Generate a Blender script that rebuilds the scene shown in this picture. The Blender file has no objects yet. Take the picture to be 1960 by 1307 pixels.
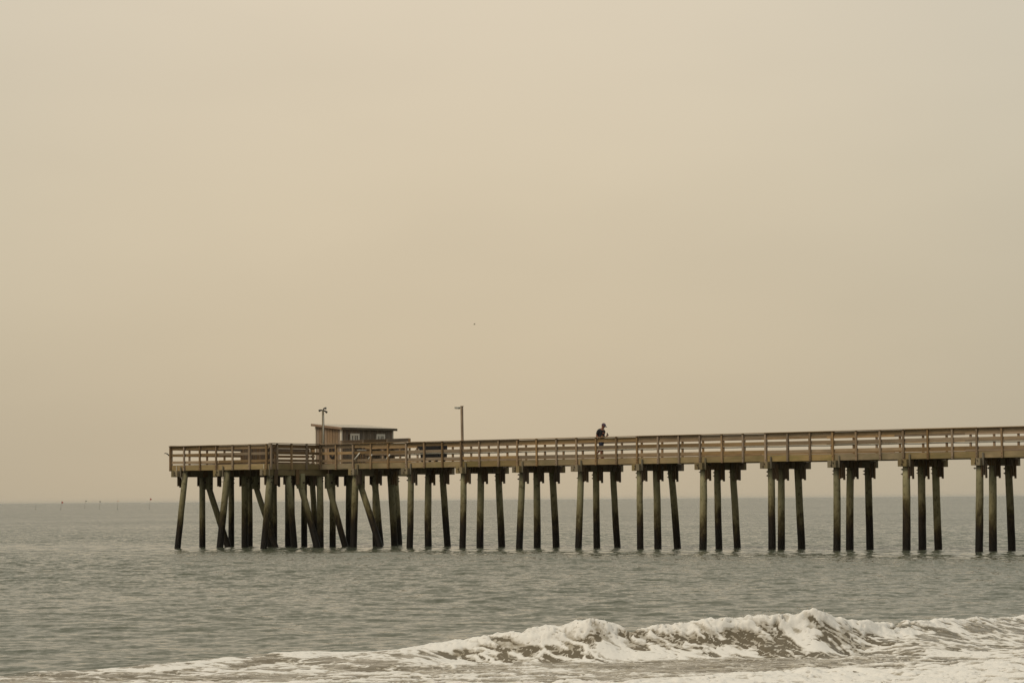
import bpy, bmesh, math, random
import numpy as np
from mathutils import Matrix, Vector, Euler

random.seed(7)
C = bpy.context.scene.collection
SC = bpy.context.scene
EYE = 2.45                                  # camera height above the mean water level, metres

# ------------------------------------------------------------------ camera
cam_d = bpy.data.cameras.new('camera')
cam_d.lens = 90.0
cam_d.sensor_width = 36.0
cam_d.clip_start = 0.5
cam_d.clip_end = 60000.0
cam = bpy.data.objects.new('camera', cam_d)
C.objects.link(cam)
PIT, ROLL = 0.0615955, 0.0076
fwd = Vector((0, math.cos(PIT), math.sin(PIT)))
up0 = Vector((0, -math.sin(PIT), math.cos(PIT)))
right0 = Vector((1, 0, 0))
right = right0 * math.cos(ROLL) - up0 * math.sin(ROLL)
up = right0 * math.sin(ROLL) + up0 * math.cos(ROLL)
M = Matrix((right, up, -fwd)).transposed().to_4x4()
M.translation = Vector((0, 0, EYE))
cam.matrix_world = M
SC.camera = cam

# ------------------------------------------------------------------ render look
SC.view_settings.view_transform = 'Standard'
SC.view_settings.look = 'None'
SC.view_settings.exposure = 0.0
SC.view_settings.gamma = 1.0
SC.view_settings.use_curve_mapping = False
SC.render.engine = 'CYCLES'
SC.cycles.max_bounces = 7
SC.cycles.diffuse_bounces = 3
SC.cycles.glossy_bounces = 3
SC.cycles.volume_bounces = 1
SC.cycles.transparent_max_bounces = 8
SC.cycles.use_denoising = True

# ------------------------------------------------------------------ node helper
class NT:
    def __init__(s, tree):
        s.t = tree; s.n = tree.nodes; s.l = tree.links
    def node(s, kind, **kw):
        nd = s.n.new(kind)
        for k, v in kw.items():
            setattr(nd, k, v)
        return nd
    def put(s, sock, v):
        if isinstance(v, bpy.types.NodeSocket):
            s.l.new(v, sock)
        elif v is not None:
            sock.default_value = v
    def math(s, op, a, b=None, c=None, clamp=False):
        nd = s.node('ShaderNodeMath', operation=op); nd.use_clamp = clamp
        for i, v in enumerate((a, b, c)):
            if v is not None: s.put(nd.inputs[i], v)
        return nd.outputs[0]
    def vmath(s, op, a, b=None):
        nd = s.node('ShaderNodeVectorMath', operation=op)
        s.put(nd.inputs[0], a)
        if b is not None:
            s.put(nd.inputs['Scale'] if op == 'SCALE' else nd.inputs[1], b)
        return nd.outputs['Value'] if op in ('DOT_PRODUCT', 'LENGTH') else nd.outputs[0]
    def noise(s, vec, scale, detail=3.0, rough=0.55, dist=0.0, color=False):
        nd = s.node('ShaderNodeTexNoise')
        s.put(nd.inputs['Vector'], vec)
        nd.inputs['Scale'].default_value = scale
        nd.inputs['Detail'].default_value = detail
        nd.inputs['Roughness'].default_value = rough
        nd.inputs['Distortion'].default_value = dist
        return nd.outputs['Color'] if color else nd.outputs['Fac']
    def ramp(s, fac, stops, interp='LINEAR'):
        nd = s.node('ShaderNodeValToRGB'); cr = nd.color_ramp; cr.interpolation = interp
        while len(cr.elements) < len(stops): cr.elements.new(0.5)
        for e, (p, c) in zip(cr.elements, stops):
            e.position = p
            e.color = tuple(c) + (1,) if len(c) == 3 else c
        s.put(nd.inputs[0], fac)
        return nd.outputs[0]
    def mix(s, fac, a, b, mode='MIX'):
        nd = s.node('ShaderNodeMix', data_type='RGBA', blend_type=mode)
        s.put(nd.inputs[0], fac)
        for k, v in ((6, a), (7, b)):
            if isinstance(v, tuple) and len(v) == 3: v = v + (1,)
            s.put(nd.inputs[k], v)
        return nd.outputs[2]
    def maprange(s, v, a, b, c=0.0, d=1.0):
        nd = s.node('ShaderNodeMapRange')
        s.put(nd.inputs[0], v)
        for k, x in zip((1, 2, 3, 4), (a, b, c, d)): s.put(nd.inputs[k], x)
        return nd.outputs[0]
    def comb(s, x, y, z):
        nd = s.node('ShaderNodeCombineXYZ')
        for k, v in enumerate((x, y, z)): s.put(nd.inputs[k], v)
        return nd.outputs[0]
    def sep(s, v):
        nd = s.node('ShaderNodeSeparateXYZ'); s.put(nd.inputs[0], v)
        return nd.outputs

# ------------------------------------------------------------------ sky (smoke-filled overcast) and sun
SUN_EL, SUN_AZ = math.radians(48), math.radians(232)     # azimuth clockwise from +Y: behind and to the left of the camera
world = bpy.data.worlds.new('World')
SC.world = world
world.use_nodes = True
w = NT(world.node_tree)
w.n.clear()
w_out = w.node('ShaderNodeOutputWorld')
bg = w.node('ShaderNodeBackground')
tc = w.node('ShaderNodeTexCoord')
dirv = w.vmath('NORMALIZE', tc.outputs['Generated'])
dx, dy, dz = w.sep(dirv)
SMOKE = w.ramp(dz, [(0.0, (0.555, 0.456, 0.316)), (0.06, (0.634, 0.528, 0.370)), (0.12, (0.697, 0.590, 0.425)),
                    (0.20, (0.748, 0.645, 0.490)), (0.45, (0.76, 0.68, 0.53)), (1.0, (0.74, 0.68, 0.55))])
hl = w.math('SQRT', w.math('ADD', w.math('MULTIPLY', dx, dx), w.math('MULTIPLY', dy, dy)))
A0 = -0.045
ex = w.math('SUBTRACT', dx, w.math('MULTIPLY', hl, math.sin(A0)))
ey = w.math('SUBTRACT', dy, w.math('MULTIPLY', hl, math.cos(A0)))
d2 = w.math('ADD', w.math('MULTIPLY', ex, ex), w.math('MULTIPLY', ey, ey))
ch = []
for sg, floor in ((0.172, 0.63), (0.226, 0.70), (0.40, 0.80)):
    e = w.math('EXPONENT', w.math('MULTIPLY', d2, -1.0 / sg))
    ch.append(w.math('ADD', w.math('MULTIPLY', e, 1 - floor + 0.0), floor))
wisps = w.maprange(w.noise(w.vmath('MULTIPLY', dirv, (3, 3, 9)), 1.6, 3, 0.5), 0.3, 0.7, 0.97, 1.03)
smoke = w.mix(1.0, SMOKE, w.vmath('SCALE', w.comb(*ch), wisps), 'MULTIPLY')
nish = w.node('ShaderNodeTexSky', sky_type='NISHITA')
nish.sun_disc = False
nish.sun_elevation = SUN_EL
nish.sun_rotation = SUN_AZ
nish.dust_density = 8.0
nish_c = w.vmath('SCALE', nish.outputs[0], 0.08)
w.put(bg.inputs[0], w.mix(0.06, smoke, nish_c))
bg.inputs[1].default_value = 1.0
w.l.new(bg.outputs[0], w_out.inputs[0])

sun_d = bpy.data.lights.new('sun', 'SUN')
sun_d.energy = 1.35
sun_d.angle = math.radians(24)
sun_d.color = (1.0, 0.84, 0.62)
sun = bpy.data.objects.new('sun', sun_d)
C.objects.link(sun)
sd = Vector((math.sin(SUN_AZ) * math.cos(SUN_EL), math.cos(SUN_AZ) * math.cos(SUN_EL), math.sin(SUN_EL)))
sun.rotation_euler = sd.to_track_quat('Z', 'Y').to_euler()

# ------------------------------------------------------------------ materials
def new_mat(name):
    m = bpy.data.materials.new(name); m.use_nodes = True
    t = NT(m.node_tree); t.n.clear()
    out = t.node('ShaderNodeOutputMaterial')
    p = t.node('ShaderNodeBsdfPrincipled')
    t.l.new(p.outputs[0], out.inputs[0])
    return m, t, p

def wood(name, axis, base, alt, rough=0.85, vary=0.35, knots=True, mould=0.0):
    m, t, p = new_mat(name)
    co = t.node('ShaderNodeTexCoord').outputs['Object']
    oi = t.node('ShaderNodeObjectInfo')
    rnd = oi.outputs['Random']
    off = t.comb(t.math('MULTIPLY', rnd, 37.0), t.math('MULTIPLY', rnd, 91.0), t.math('MULTIPLY', rnd, 53.0))
    st = {'x': (0.8, 14, 14), 'y': (14, 0.8, 14), 'z': (14, 14, 0.8)}[axis]
    v = t.vmath('ADD', t.vmath('MULTIPLY', co, st), off)
    g = t.noise(v, 1.6, 5, 0.65, 0.6)
    blot = t.noise(t.vmath('ADD', co, off), 1.3, 4, 0.6)
    c = t.mix(t.maprange(g, 0.32, 0.68), base, alt)
    c = t.mix(t.maprange(blot, 0.35, 0.7, 0.0, 0.75), c, tuple(x * 0.55 for x in base))
    if mould:
        c = t.mix(t.maprange(t.noise(t.vmath('ADD', t.vmath('MULTIPLY', co, (1, 1, 2.5)), off), 0.9, 4, 0.6), 0.42, 0.66, 0.0, mould), c, (0.16, 0.145, 0.06))
    hsv = t.node('ShaderNodeHueSaturation')
    hsv.inputs['Saturation'].default_value = 1.0
    t.put(hsv.inputs['Value'], t.maprange(rnd, 0, 1, 1 - vary, 1 + vary))
    t.put(hsv.inputs['Saturation'], t.maprange(t.math('FRACT', t.math('MULTIPLY', rnd, 17.3)), 0, 1, 0.75, 1.2))
    t.put(hsv.inputs['Color'], c)
    t.put(p.inputs['Base Color'], hsv.outputs[0])
    p.inputs['Roughness'].default_value = rough
    p.inputs['Specular IOR Level'].default_value = 0.25
    b = t.node('ShaderNodeBump'); b.inputs['Strength'].default_value = 0.5; b.inputs['Distance'].default_value = 0.01
    t.put(b.inputs['Height'], g); t.l.new(b.outputs[0], p.inputs['Normal'])
    return m

def plain(name, col, rough=0.6, metal=0.0, speckle=0.25, scale=9.0):
    m, t, p = new_mat(name)
    co = t.node('ShaderNodeTexCoord').outputs['Object']
    n = t.noise(co, scale, 4, 0.6)
    c = t.mix(t.maprange(n, 0.3, 0.7), tuple(x * (1 - speckle) for x in col), tuple(min(1, x * (1 + speckle)) for x in col))
    t.put(p.inputs['Base Color'], c)
    p.inputs['Roughness'].default_value = rough
    p.inputs['Metallic'].default_value = metal
    return m

MAT = {}
MAT['rail'] = wood('weathered_rail_wood', 'x', (0.400, 0.288, 0.172), (0.245, 0.170, 0.098), vary=0.32)
MAT['post'] = wood('weathered_post_wood', 'z', (0.39, 0.275, 0.168), (0.245, 0.168, 0.10), vary=0.26)
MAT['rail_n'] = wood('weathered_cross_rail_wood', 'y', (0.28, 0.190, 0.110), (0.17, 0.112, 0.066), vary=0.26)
MAT['fascia'] = wood('treated_fascia_wood', 'x', (0.42, 0.315, 0.172), (0.29, 0.212, 0.11), vary=0.24, mould=0.55)
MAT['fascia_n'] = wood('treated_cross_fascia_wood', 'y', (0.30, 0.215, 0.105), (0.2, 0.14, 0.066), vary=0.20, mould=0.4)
MAT['cap'] = wood('cap_beam_wood', 'y', (0.33, 0.265, 0.160), (0.22, 0.17, 0.10), vary=0.22, mould=0.35)
MAT['scab'] = wood('scab_board_wood', 'z', (0.225, 0.150, 0.086), (0.14, 0.095, 0.055), vary=0.35)
MAT['grey_board'] = wood('grey_strap_wood', 'z', (0.24, 0.21, 0.15), (0.16, 0.135, 0.09), vary=0.2)
MAT['siding_warm'] = wood('raw_cedar_siding', 'z', (0.36, 0.265, 0.180), (0.265, 0.188, 0.125), vary=0.12)
MAT['siding_dark'] = wood('dark_stained_siding', 'z', (0.255, 0.205, 0.150), (0.20, 0.16, 0.117), vary=0.10)
MAT['roof_edge'] = wood('roof_edge_board', 'x', (0.42, 0.26, 0.145), (0.28, 0.165, 0.09), vary=0.1)
MAT['roof_edge_dark'] = wood('dark_eave_board', 'y', (0.16, 0.13, 0.085), (0.08, 0.062, 0.042), vary=0.1)
MAT['bin_wood'] = wood('dark_bin_plank', 'z', (0.13, 0.09, 0.055), (0.08, 0.055, 0.035), vary=0.25)
MAT['white'] = plain('cream_paint', (0.74, 0.69, 0.58), 0.55, speckle=0.06)
MAT['pvc'] = plain('white_plastic_pipe', (0.80, 0.77, 0.70), 0.4, speckle=0.04)
MAT['conduit'] = plain('pale_plastic_conduit', (0.74, 0.68, 0.55), 0.5, speckle=0.08)
MAT['glass'] = plain('dark_window_glass', (0.06, 0.062, 0.06), 0.12, speckle=0.3, scale=5)
MAT['roofing'] = plain('roof_felt', (0.50, 0.455, 0.38), 0.9, speckle=0.3)
MAT['black'] = plain('black_cover_fabric', (0.016, 0.016, 0.018), 0.75, speckle=0.35, scale=6)
MAT['iron'] = plain('dark_iron', (0.03, 0.026, 0.024), 0.6, 0.3, speckle=0.4)
MAT['rust'] = plain('rusty_bolt_steel', (0.075, 0.045, 0.028), 0.8, 0.3, speckle=0.5, scale=40)
MAT['galv'] = plain('galvanised_metal', (0.42, 0.41, 0.37), 0.5, 0.4, speckle=0.15)
MAT['rope'] = plain('black_rope', (0.025, 0.024, 0.024), 0.9, speckle=0.4, scale=60)
MAT['shirt'] = plain('black_cotton', (0.012, 0.012, 0.015), 0.9, speckle=0.3)
MAT['shorts'] = plain('navy_cotton', (0.016, 0.022, 0.045), 0.9, speckle=0.3)
MAT['skin'] = plain('sunburnt_skin', (0.26, 0.105, 0.058), 0.55, speckle=0.12)
MAT['cap_cloth'] = plain('dusty_violet_cap_cloth', (0.085, 0.055, 0.085), 0.8, speckle=0.35, scale=30)
MAT['cap_brim'] = plain('grey_violet_brim_cloth', (0.16, 0.15, 0.22), 0.8, speckle=0.2)
MAT['print'] = plain('faded_orange_print', (0.42, 0.17, 0.11), 0.8, speckle=0.3, scale=60)
MAT['hair'] = plain('short_brown_hair', (0.05, 0.03, 0.02), 0.8, speckle=0.3)
MAT['sandal'] = plain('brown_sandal_leather', (0.16, 0.07, 0.04), 0.7, speckle=0.2)
MAT['flag_red'] = plain('red_flag_cloth', (0.42, 0.05, 0.035), 0.8, speckle=0.15)
MAT['flag_dark'] = plain('dark_flag_cloth', (0.035, 0.035, 0.03), 0.8, speckle=0.2)
MAT['flag_orange'] = plain('orange_flag_cloth', (0.75, 0.30, 0.10), 0.8, speckle=0.15)
MAT['gull'] = plain('grey_feathers', (0.60, 0.55, 0.45), 0.9, speckle=0.2)

def piling_mat():
    m, t, p = new_mat('treated_piling_wood')
    pos = t.node('ShaderNodeNewGeometry').outputs['Position']
    oi = t.node('ShaderNodeObjectInfo'); rnd = oi.outputs['Random']
    off = t.comb(t.math('MULTIPLY', rnd, 61.0), t.math('MULTIPLY', rnd, 23.0), t.math('MULTIPLY', rnd, 47.0))
    v = t.vmath('ADD', pos, off)
    grain = t.noise(t.vmath('MULTIPLY', v, (11, 11, 0.9)), 1.4, 5, 0.65, 0.5)
    blot = t.noise(t.vmath('MULTIPLY', v, (2.0, 2.0, 0.9)), 1.3, 5, 0.7, 1.0)
    z = t.sep(pos)[2]
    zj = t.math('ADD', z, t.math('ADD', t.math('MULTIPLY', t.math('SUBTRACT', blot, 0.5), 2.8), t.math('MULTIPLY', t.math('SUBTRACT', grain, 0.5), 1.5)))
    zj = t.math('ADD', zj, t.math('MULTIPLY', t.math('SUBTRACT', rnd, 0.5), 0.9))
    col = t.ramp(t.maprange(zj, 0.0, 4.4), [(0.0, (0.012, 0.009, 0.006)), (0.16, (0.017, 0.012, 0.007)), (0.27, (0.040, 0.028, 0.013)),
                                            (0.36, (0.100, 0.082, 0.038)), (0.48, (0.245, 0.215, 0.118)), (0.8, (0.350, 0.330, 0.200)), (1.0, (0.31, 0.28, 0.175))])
    col = t.mix(t.maprange(grain, 0.35, 0.7, 0.0, 0.45), col, t.mix(1.0, col, (0.5, 0.46, 0.42), 'MULTIPLY'))
    spots = t.noise(t.vmath('MULTIPLY', v, (4, 4, 3)), 1.5, 4, 0.7)
    col = t.mix(t.maprange(spots, 0.54, 0.66, 0.0, 0.75), col, t.mix(1.0, col, (0.35, 0.3, 0.25), 'MULTIPLY'))
    hsv = t.node('ShaderNodeHueSaturation'); t.put(hsv.inputs['Color'], col)
    t.put(hsv.inputs['Value'], t.maprange(t.math('FRACT', t.math('MULTIPLY', rnd, 7.7)), 0, 1, 0.75, 1.2))
    t.put(p.inputs['Base Color'], hsv.outputs[0])
    t.put(p.inputs['Roughness'], t.maprange(zj, 0.3, 1.6, 0.5, 0.9))
    p.inputs['Specular IOR Level'].default_value = 0.2
    b = t.node('ShaderNodeBump'); b.inputs['Strength'].default_value = 0.6; b.inputs['Distance'].default_value = 0.02
    t.put(b.inputs['Height'], grain); t.l.new(b.outputs[0], p.inputs['Normal'])
    return m
MAT['pile'] = piling_mat()

PO_ = (-2.78896, 130.9062, 0.0)
NPIER = (math.sin(0.6589416637), math.cos(0.6589416637), 0.0)
def sea_mat():
    m, t, p = new_mat('sea_water')
    geo = t.node('ShaderNodeNewGeometry')
    pos, nrm = geo.outputs['Position'], geo.outputs['Normal']
    px, py, pz = t.sep(pos)
    # ripple slopes at several scales, most of them finer than a pixel at the pier
    gust = t.noise(t.vmath('MULTIPLY', pos, (0.012, 0.022, 1.0)), 1.0, 3, 0.55)
    calm = t.maprange(py, 40, 115, 0.60, 1.0)
    amp = t.math('MULTIPLY', t.maprange(gust, 0.3, 0.7, 0.84, 1.16), calm)
    pd = t.vmath('DOT_PRODUCT', t.vmath('SUBTRACT', pos, PO_), NPIER)                 # metres behind the pier's near edge
    pe = t.math('DIVIDE', t.math('ADD', pd, 5.0), 8.5)
    chop = t.math('EXPONENT', t.math('MULTIPLY', t.math('MULTIPLY', pe, pe), -1.0))      # confused chop thrown back by the pilings
    tot = None
    for sc, k, yx in ((0.055, 0.06, 0.8), (0.26, 0.13, 1.0), (0.85, 0.30, 1.1), (2.5, 0.95, 1.1), (7.0, 0.90, 1.0)):
        nz = t.noise(t.vmath('MULTIPLY', pos, (1.0, yx, 1.0)), sc, 2, 0.55, 0.25, color=True)
        kk = t.math('MULTIPLY_ADD', chop, (1.3 if sc < 1.5 else -0.5) * k, k) if sc > 0.5 else k
        v = t.vmath('SCALE', t.vmath('SUBTRACT', nz, (0.5, 0.5, 0.5)), kk)
        tot = v if tot is None else t.vmath('ADD', tot, v)
    sl = t.vmath('MULTIPLY', t.vmath('SCALE', t.vmath('ADD', t.vmath('SCALE', tot, 0.80), t.comb(0.0, t.math('MULTIPLY_ADD', chop, 0.065, -0.155), 0.0)), amp), (0.75, 1.0, 0.0))
    t.put(p.inputs['Normal'], t.vmath('NORMALIZE', t.vmath('ADD', nrm, sl)))
    # body colour: grey-green offshore, brown sediment in the surf
    silt = t.noise(t.vmath('MULTIPLY', pos, (0.25, 0.7, 1.0)), 1.0, 3, 0.6)
    sa = t.node('ShaderNodeAttribute'); sa.attribute_name = 'cover'
    near = t.maprange(t.math('ADD', sa.outputs['Fac'], t.math('MULTIPLY', silt, 0.4)), 0.85, 0.35)
    col = t.mix(near, (0.150, 0.125, 0.085), (0.086, 0.096, 0.069))
    col = t.mix(t.maprange(py, 90, 320), col, (0.068, 0.084, 0.067))
    t.put(p.inputs['Base Color'], col)
    p.inputs['IOR'].default_value = 1.33
    p.inputs['Roughness'].default_value = 0.08
    return m
MAT['sea'] = sea_mat()

def foam_mat():
    m, t, p = new_mat('sea_foam')
    pos = t.node('ShaderNodeNewGeometry').outputs['Position']
    att = t.node('ShaderNodeAttribute'); att.attribute_name = 'cover'
    cov = att.outputs['Fac']
    fine = t.noise(t.vmath('MULTIPLY', pos, (1.0, 0.8, 1.4)), 15.0, 5, 0.7, 0.4)
    mid = t.noise(t.vmath('MULTIPLY', pos, (0.8, 0.9, 1.0)), 3.2, 4, 0.6, 0.4)
    k = t.math('ADD', t.math('MULTIPLY', cov, 4.0), t.math('ADD', t.math('MULTIPLY', t.math('SUBTRACT', fine, 0.5), 1.8), t.math('ADD', 0.08, t.math('MULTIPLY', t.math('SUBTRACT', mid, 0.5), 1.6))))
    col = t.mix(t.maprange(k, -0.1, 0.95), (0.34, 0.30, 0.23), (0.82, 0.80, 0.76))
    t.put(p.inputs['Base Color'], col)
    p.inputs['Roughness'].default_value = 0.8
    p.inputs['Specular IOR Level'].default_value = 0.3
    b = t.node('ShaderNodeBump'); b.inputs['Strength'].default_value = 0.45; b.inputs['Distance'].default_value = 0.012
    t.put(b.inputs['Height'], t.math('ADD', fine, mid)); t.l.new(b.outputs[0], p.inputs['Normal'])
    return m
MAT['foam'] = foam_mat()

def sand_mat():
    m, t, p = new_mat('beach_sand')
    pos = t.node('ShaderNodeNewGeometry').outputs['Position']
    n = t.noise(pos, 0.6, 6, 0.6); f = t.noise(pos, 30.0, 4, 0.6)
    c = t.mix(t.maprange(n, 0.3, 0.7), (0.30, 0.24, 0.165), (0.40, 0.33, 0.24))
    c = t.mix(t.maprange(t.sep(pos)[2], 0.0, 0.45, 0.6, 0.0), c, (0.15, 0.115, 0.078))
    t.put(p.inputs['Base Color'], c); p.inputs['Roughness'].default_value = 0.85
    b = t.node('ShaderNodeBump'); b.inputs['Strength'].default_value = 0.4; b.inputs['Distance'].default_value = 0.02
    t.put(b.inputs['Height'], f); t.l.new(b.outputs[0], p.inputs['Normal'])
    return m
MAT['sand'] = sand_mat()

# ------------------------------------------------------------------ object helpers
def tag(o, label=None, cat=None, group=None, kind=None):
    if label: o['label'] = label
    if cat: o['category'] = cat
    if group: o['group'] = group
    if kind: o['kind'] = kind
    return o

def link(name, me, parent=None, loc=(0, 0, 0), rot=(0, 0, 0), mat=None):
    o = bpy.data.objects.new(name, me)
    C.objects.link(o)
    if mat is not None and me is not None and not me.materials: me.materials.append(mat)
    o.location = loc; o.rotation_euler = rot
    if parent is not None: o.parent = parent
    return o

def empty(name, loc=(0, 0, 0), rz=0.0):
    o = bpy.data.objects.new(name, None); C.objects.link(o)
    o.empty_display_size = 0.3
    o.location = loc; o.rotation_euler = (0, 0, rz)
    return o

_boxes = {}
def box_mesh(sx, sy, sz, mat, bev=0.006):
    key = (round(sx, 3), round(sy, 3), round(sz, 3), mat.name)
    if key in _boxes: return _boxes[key]
    bm = bmesh.new()
    bmesh.ops.create_cube(bm, size=1.0)
    bmesh.ops.scale(bm, vec=(sx, sy, sz), verts=bm.verts)
    b = min(bev, 0.2 * min(sx, sy, sz))
    bmesh.ops.bevel(bm, geom=bm.edges[:], offset=b, segments=1, affect='EDGES')
    me = bpy.data.meshes.new('board'); bm.to_mesh(me); bm.free()
    me.materials.append(mat)
    _boxes[key] = me
    return me

def board(name, c, s, mat, parent, jit=0.0, rot=(0, 0, 0)):
    me = box_mesh(s[0], s[1], s[2], mat)
    r = (rot[0] + random.uniform(-jit, jit), rot[1] + random.uniform(-jit, jit), rot[2] + random.uniform(-jit, jit) * 0.3)
    return link(name, me, parent, c, r)

def tube_bm(bm, pts, rads, seg=10, caps=True):
    rings = []
    n = len(pts)
    P = [Vector(p) for p in pts]
    for i in range(n):
        d = (P[min(i + 1, n - 1)] - P[max(i - 1, 0)]).normalized()
        a = d.orthogonal().normalized() if i == 0 else (ax - d * ax.dot(d)).normalized()
        ax = a
        b = d.cross(a)
        r = rads[i] if hasattr(rads, '__len__') else rads
        rings.append([bm.verts.new(P[i] + (a * math.cos(2 * math.pi * k / seg) + b * math.sin(2 * math.pi * k / seg)) * r) for k in range(seg)])
    for i in range(n - 1):
        for k in range(seg):
            f = bm.faces.new((rings[i][k], rings[i][(k + 1) % seg], rings[i + 1][(k + 1) % seg], rings[i + 1][k])); f.smooth = True
    if caps:
        bm.faces.new(rings[0][::-1]); bm.faces.new(rings[-1])

def bm_obj(name, bm, mat, parent=None, loc=(0, 0, 0), rot=(0, 0, 0)):
    me = bpy.data.meshes.new(name)
    bmesh.ops.recalc_face_normals(bm, faces=bm.faces[:])
    bm.to_mesh(me); bm.free()
    me.materials.append(mat)
    return link(name, me, parent, loc, rot)

def tube(name, pts, rads, mat, parent=None, seg=10, loc=(0, 0, 0)):
    bm = bmesh.new(); tube_bm(bm, pts, rads, seg)
    return bm_obj(name, bm, mat, parent, loc)

def add_box(bm, c, s, rot=None):
    r = bmesh.ops.create_cube(bm, size=1.0)
    m4 = Matrix.Translation(c) @ (rot.to_matrix().to_4x4() if rot else Matrix.Identity(4)) @ Matrix.Diagonal((*s, 1))
    bmesh.ops.transform(bm, matrix=m4, verts=r['verts'])
    return r['verts']

# ------------------------------------------------------------------ numpy noise
def _hash(ix, iy, seed):
    h = (ix.astype(np.int64) * 374761393 + iy.astype(np.int64) * 668265263 + seed * 1442695041) & 0xFFFFFFFF
    h = ((h ^ (h >> 13)) * 1274126177) & 0xFFFFFFFF
    return (h ^ (h >> 16)) & 0xFFFFFFFF

def perlin(x, y, seed=0):
    x0 = np.floor(x); y0 = np.floor(y)
    fx = x - x0; fy = y - y0
    u = fx * fx * fx * (fx * (fx * 6 - 15) + 10); v = fy * fy * fy * (fy * (fy * 6 - 15) + 10)
    def g(ox, oy):
        a = _hash(x0 + ox, y0 + oy, seed) * (2 * np.pi / 4294967296.0)
        return np.cos(a) * (fx - ox) + np.sin(a) * (fy - oy)
    n0 = g(0, 0) * (1 - u) + g(1, 0) * u
    n1 = g(0, 1) * (1 - u) + g(1, 1) * u
    return (n0 * (1 - v) + n1 * v) * 1.41

def fbm(x, y, octs=4, seed=0, gain=0.5):
    s = np.zeros_like(x); a = 1.0; tot = 0.0
    for i in range(octs):
        s += a * perlin(x * 2 ** i + 13.7 * i, y * 2 ** i + 7.3 * i, seed + i * 17); tot += a * a; a *= gain
    return s / math.sqrt(tot)

def worley(x, y, seed=0):
    """distance to the cell border, 0 on the border"""
    x0 = np.floor(x); y0 = np.floor(y)
    f1 = np.full(x.shape, 9.0); f2 = np.full(x.shape, 9.0)
    for i in (-1, 0, 1):
        for j in (-1, 0, 1):
            h = _hash(x0 + i, y0 + j, seed)
            px = i + (h & 0xFFFF) / 65536.0; py = j + (h >> 16) / 65536.0
            d = np.hypot(px - (x - x0), py - (y - y0))
            f2 = np.minimum(np.maximum(f1, d), f2); f1 = np.minimum(f1, d)
    return f2 - f1

def sstep(a, b, x):
    t = np.clip((x - a) / (b - a), 0, 1)
    return t * t * (3 - 2 * t)

# ------------------------------------------------------------------ the sea: one sheet from the surf to the horizon
FP = 4900.0
rows = [np.linspace(15, 29, 30, endpoint=False), np.linspace(29, 34, 90, endpoint=False), np.linspace(34, 44.5, 330, endpoint=False), np.linspace(44.5, 52, 130, endpoint=False)]
inv = np.linspace(1 / 52.0, 1 / 400.0, 600, endpoint=False)
rows.append(1 / inv)
rows.append(400 * (60.0) ** np.linspace(0, 1, 60))
R = np.concatenate(rows)
az = np.concatenate([np.radians(np.linspace(-82, -13.2, 50, endpoint=False)), np.radians(np.linspace(-13.2, 13.2, 1050, endpoint=False)), np.radians(np.linspace(13.2, 82, 51))])
NR, NA = len(R), len(az)
TAN = np.tan(np.clip(az, -1.35, 1.35))
# rows run across (constant depth) inside the view, curving away outside it
X = np.outer(R, np.sin(az) / np.cos(np.clip(az, -0.25, 0.25)))
Y = np.outer(R, np.cos(az) / np.cos(np.clip(az, -0.25, 0.25)))
dR = np.gradient(R)[:, None]

# breaking wave: crest line across the view (u = 1960-px column of the photograph's own grid at the crest's distance)
tab = np.array([  # column, crest depth Y, crest height H
    (-400, 34.0, .03), (0, 36.0, .05), (150, 36.8, .05), (300, 37.6, .08), (450, 38.8, .105), (600, 39.6, .13), (700, 39.8, .12), (800, 39.9, .185), (880, 40.0, .255),
    (960, 40.1, .36), (1010, 40.1, .405), (1090, 40.1, .445), (1130, 40.1, .52), (1155, 40.15, .47), (1190, 40.25, .345), (1235, 40.35, .385), (1300, 40.5, .455),
    (1400, 40.6, .515), (1450, 40.7, .55), (1500, 40.8, .545), (1550, 40.9, .635), (1580, 41.0, .54), (1620, 41.2, .44), (1700, 42.0, .385), (1800, 43.5, .32), (1900, 45.5, .285),
    (1960, 47.0, .26), (2300, 52.0, .20)])
cx = (tab[:, 0] - 980) / FP * tab[:, 1]
xs = np.linspace(cx[0], cx[-1], 1600)
def smooth(v, k):
    ker = np.exp(-0.5 * (np.arange(-3 * k, 3 * k + 1) / k) ** 2); ker /= ker.sum()
    return np.convolve(np.pad(v, 3 * k, mode='edge'), ker, mode='valid')
ycs = smooth(np.interp(xs, cx, tab[:, 1]), 25)
hs = smooth(np.interp(xs, cx, tab[:, 2]), 5)

def swell(X, Y, dR):
    rng = np.random.RandomState(3)
    Z = np.zeros_like(X)
    for i in range(84):
        lam = 0.55 * (8.0 / 0.55) ** rng.rand()
        th = math.radians(-90 + rng.normal() * 40)
        k = 2 * np.pi / lam
        a = 0.0054 * lam ** 0.28
        ph = rng.rand() * 6.28
        wgt = np.clip((lam * (0.45 + 0.55 * abs(math.sin(th))) - 2.2 * dR) / (2.0 * dR), 0, 1)
        if wgt.max() <= 0: continue
        q = k * (X * math.cos(th) + Y * math.sin(th)) + ph
        Z += wgt * a * (np.sin(q) + 0.18 * np.cos(2 * q))
    return Z

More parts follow.
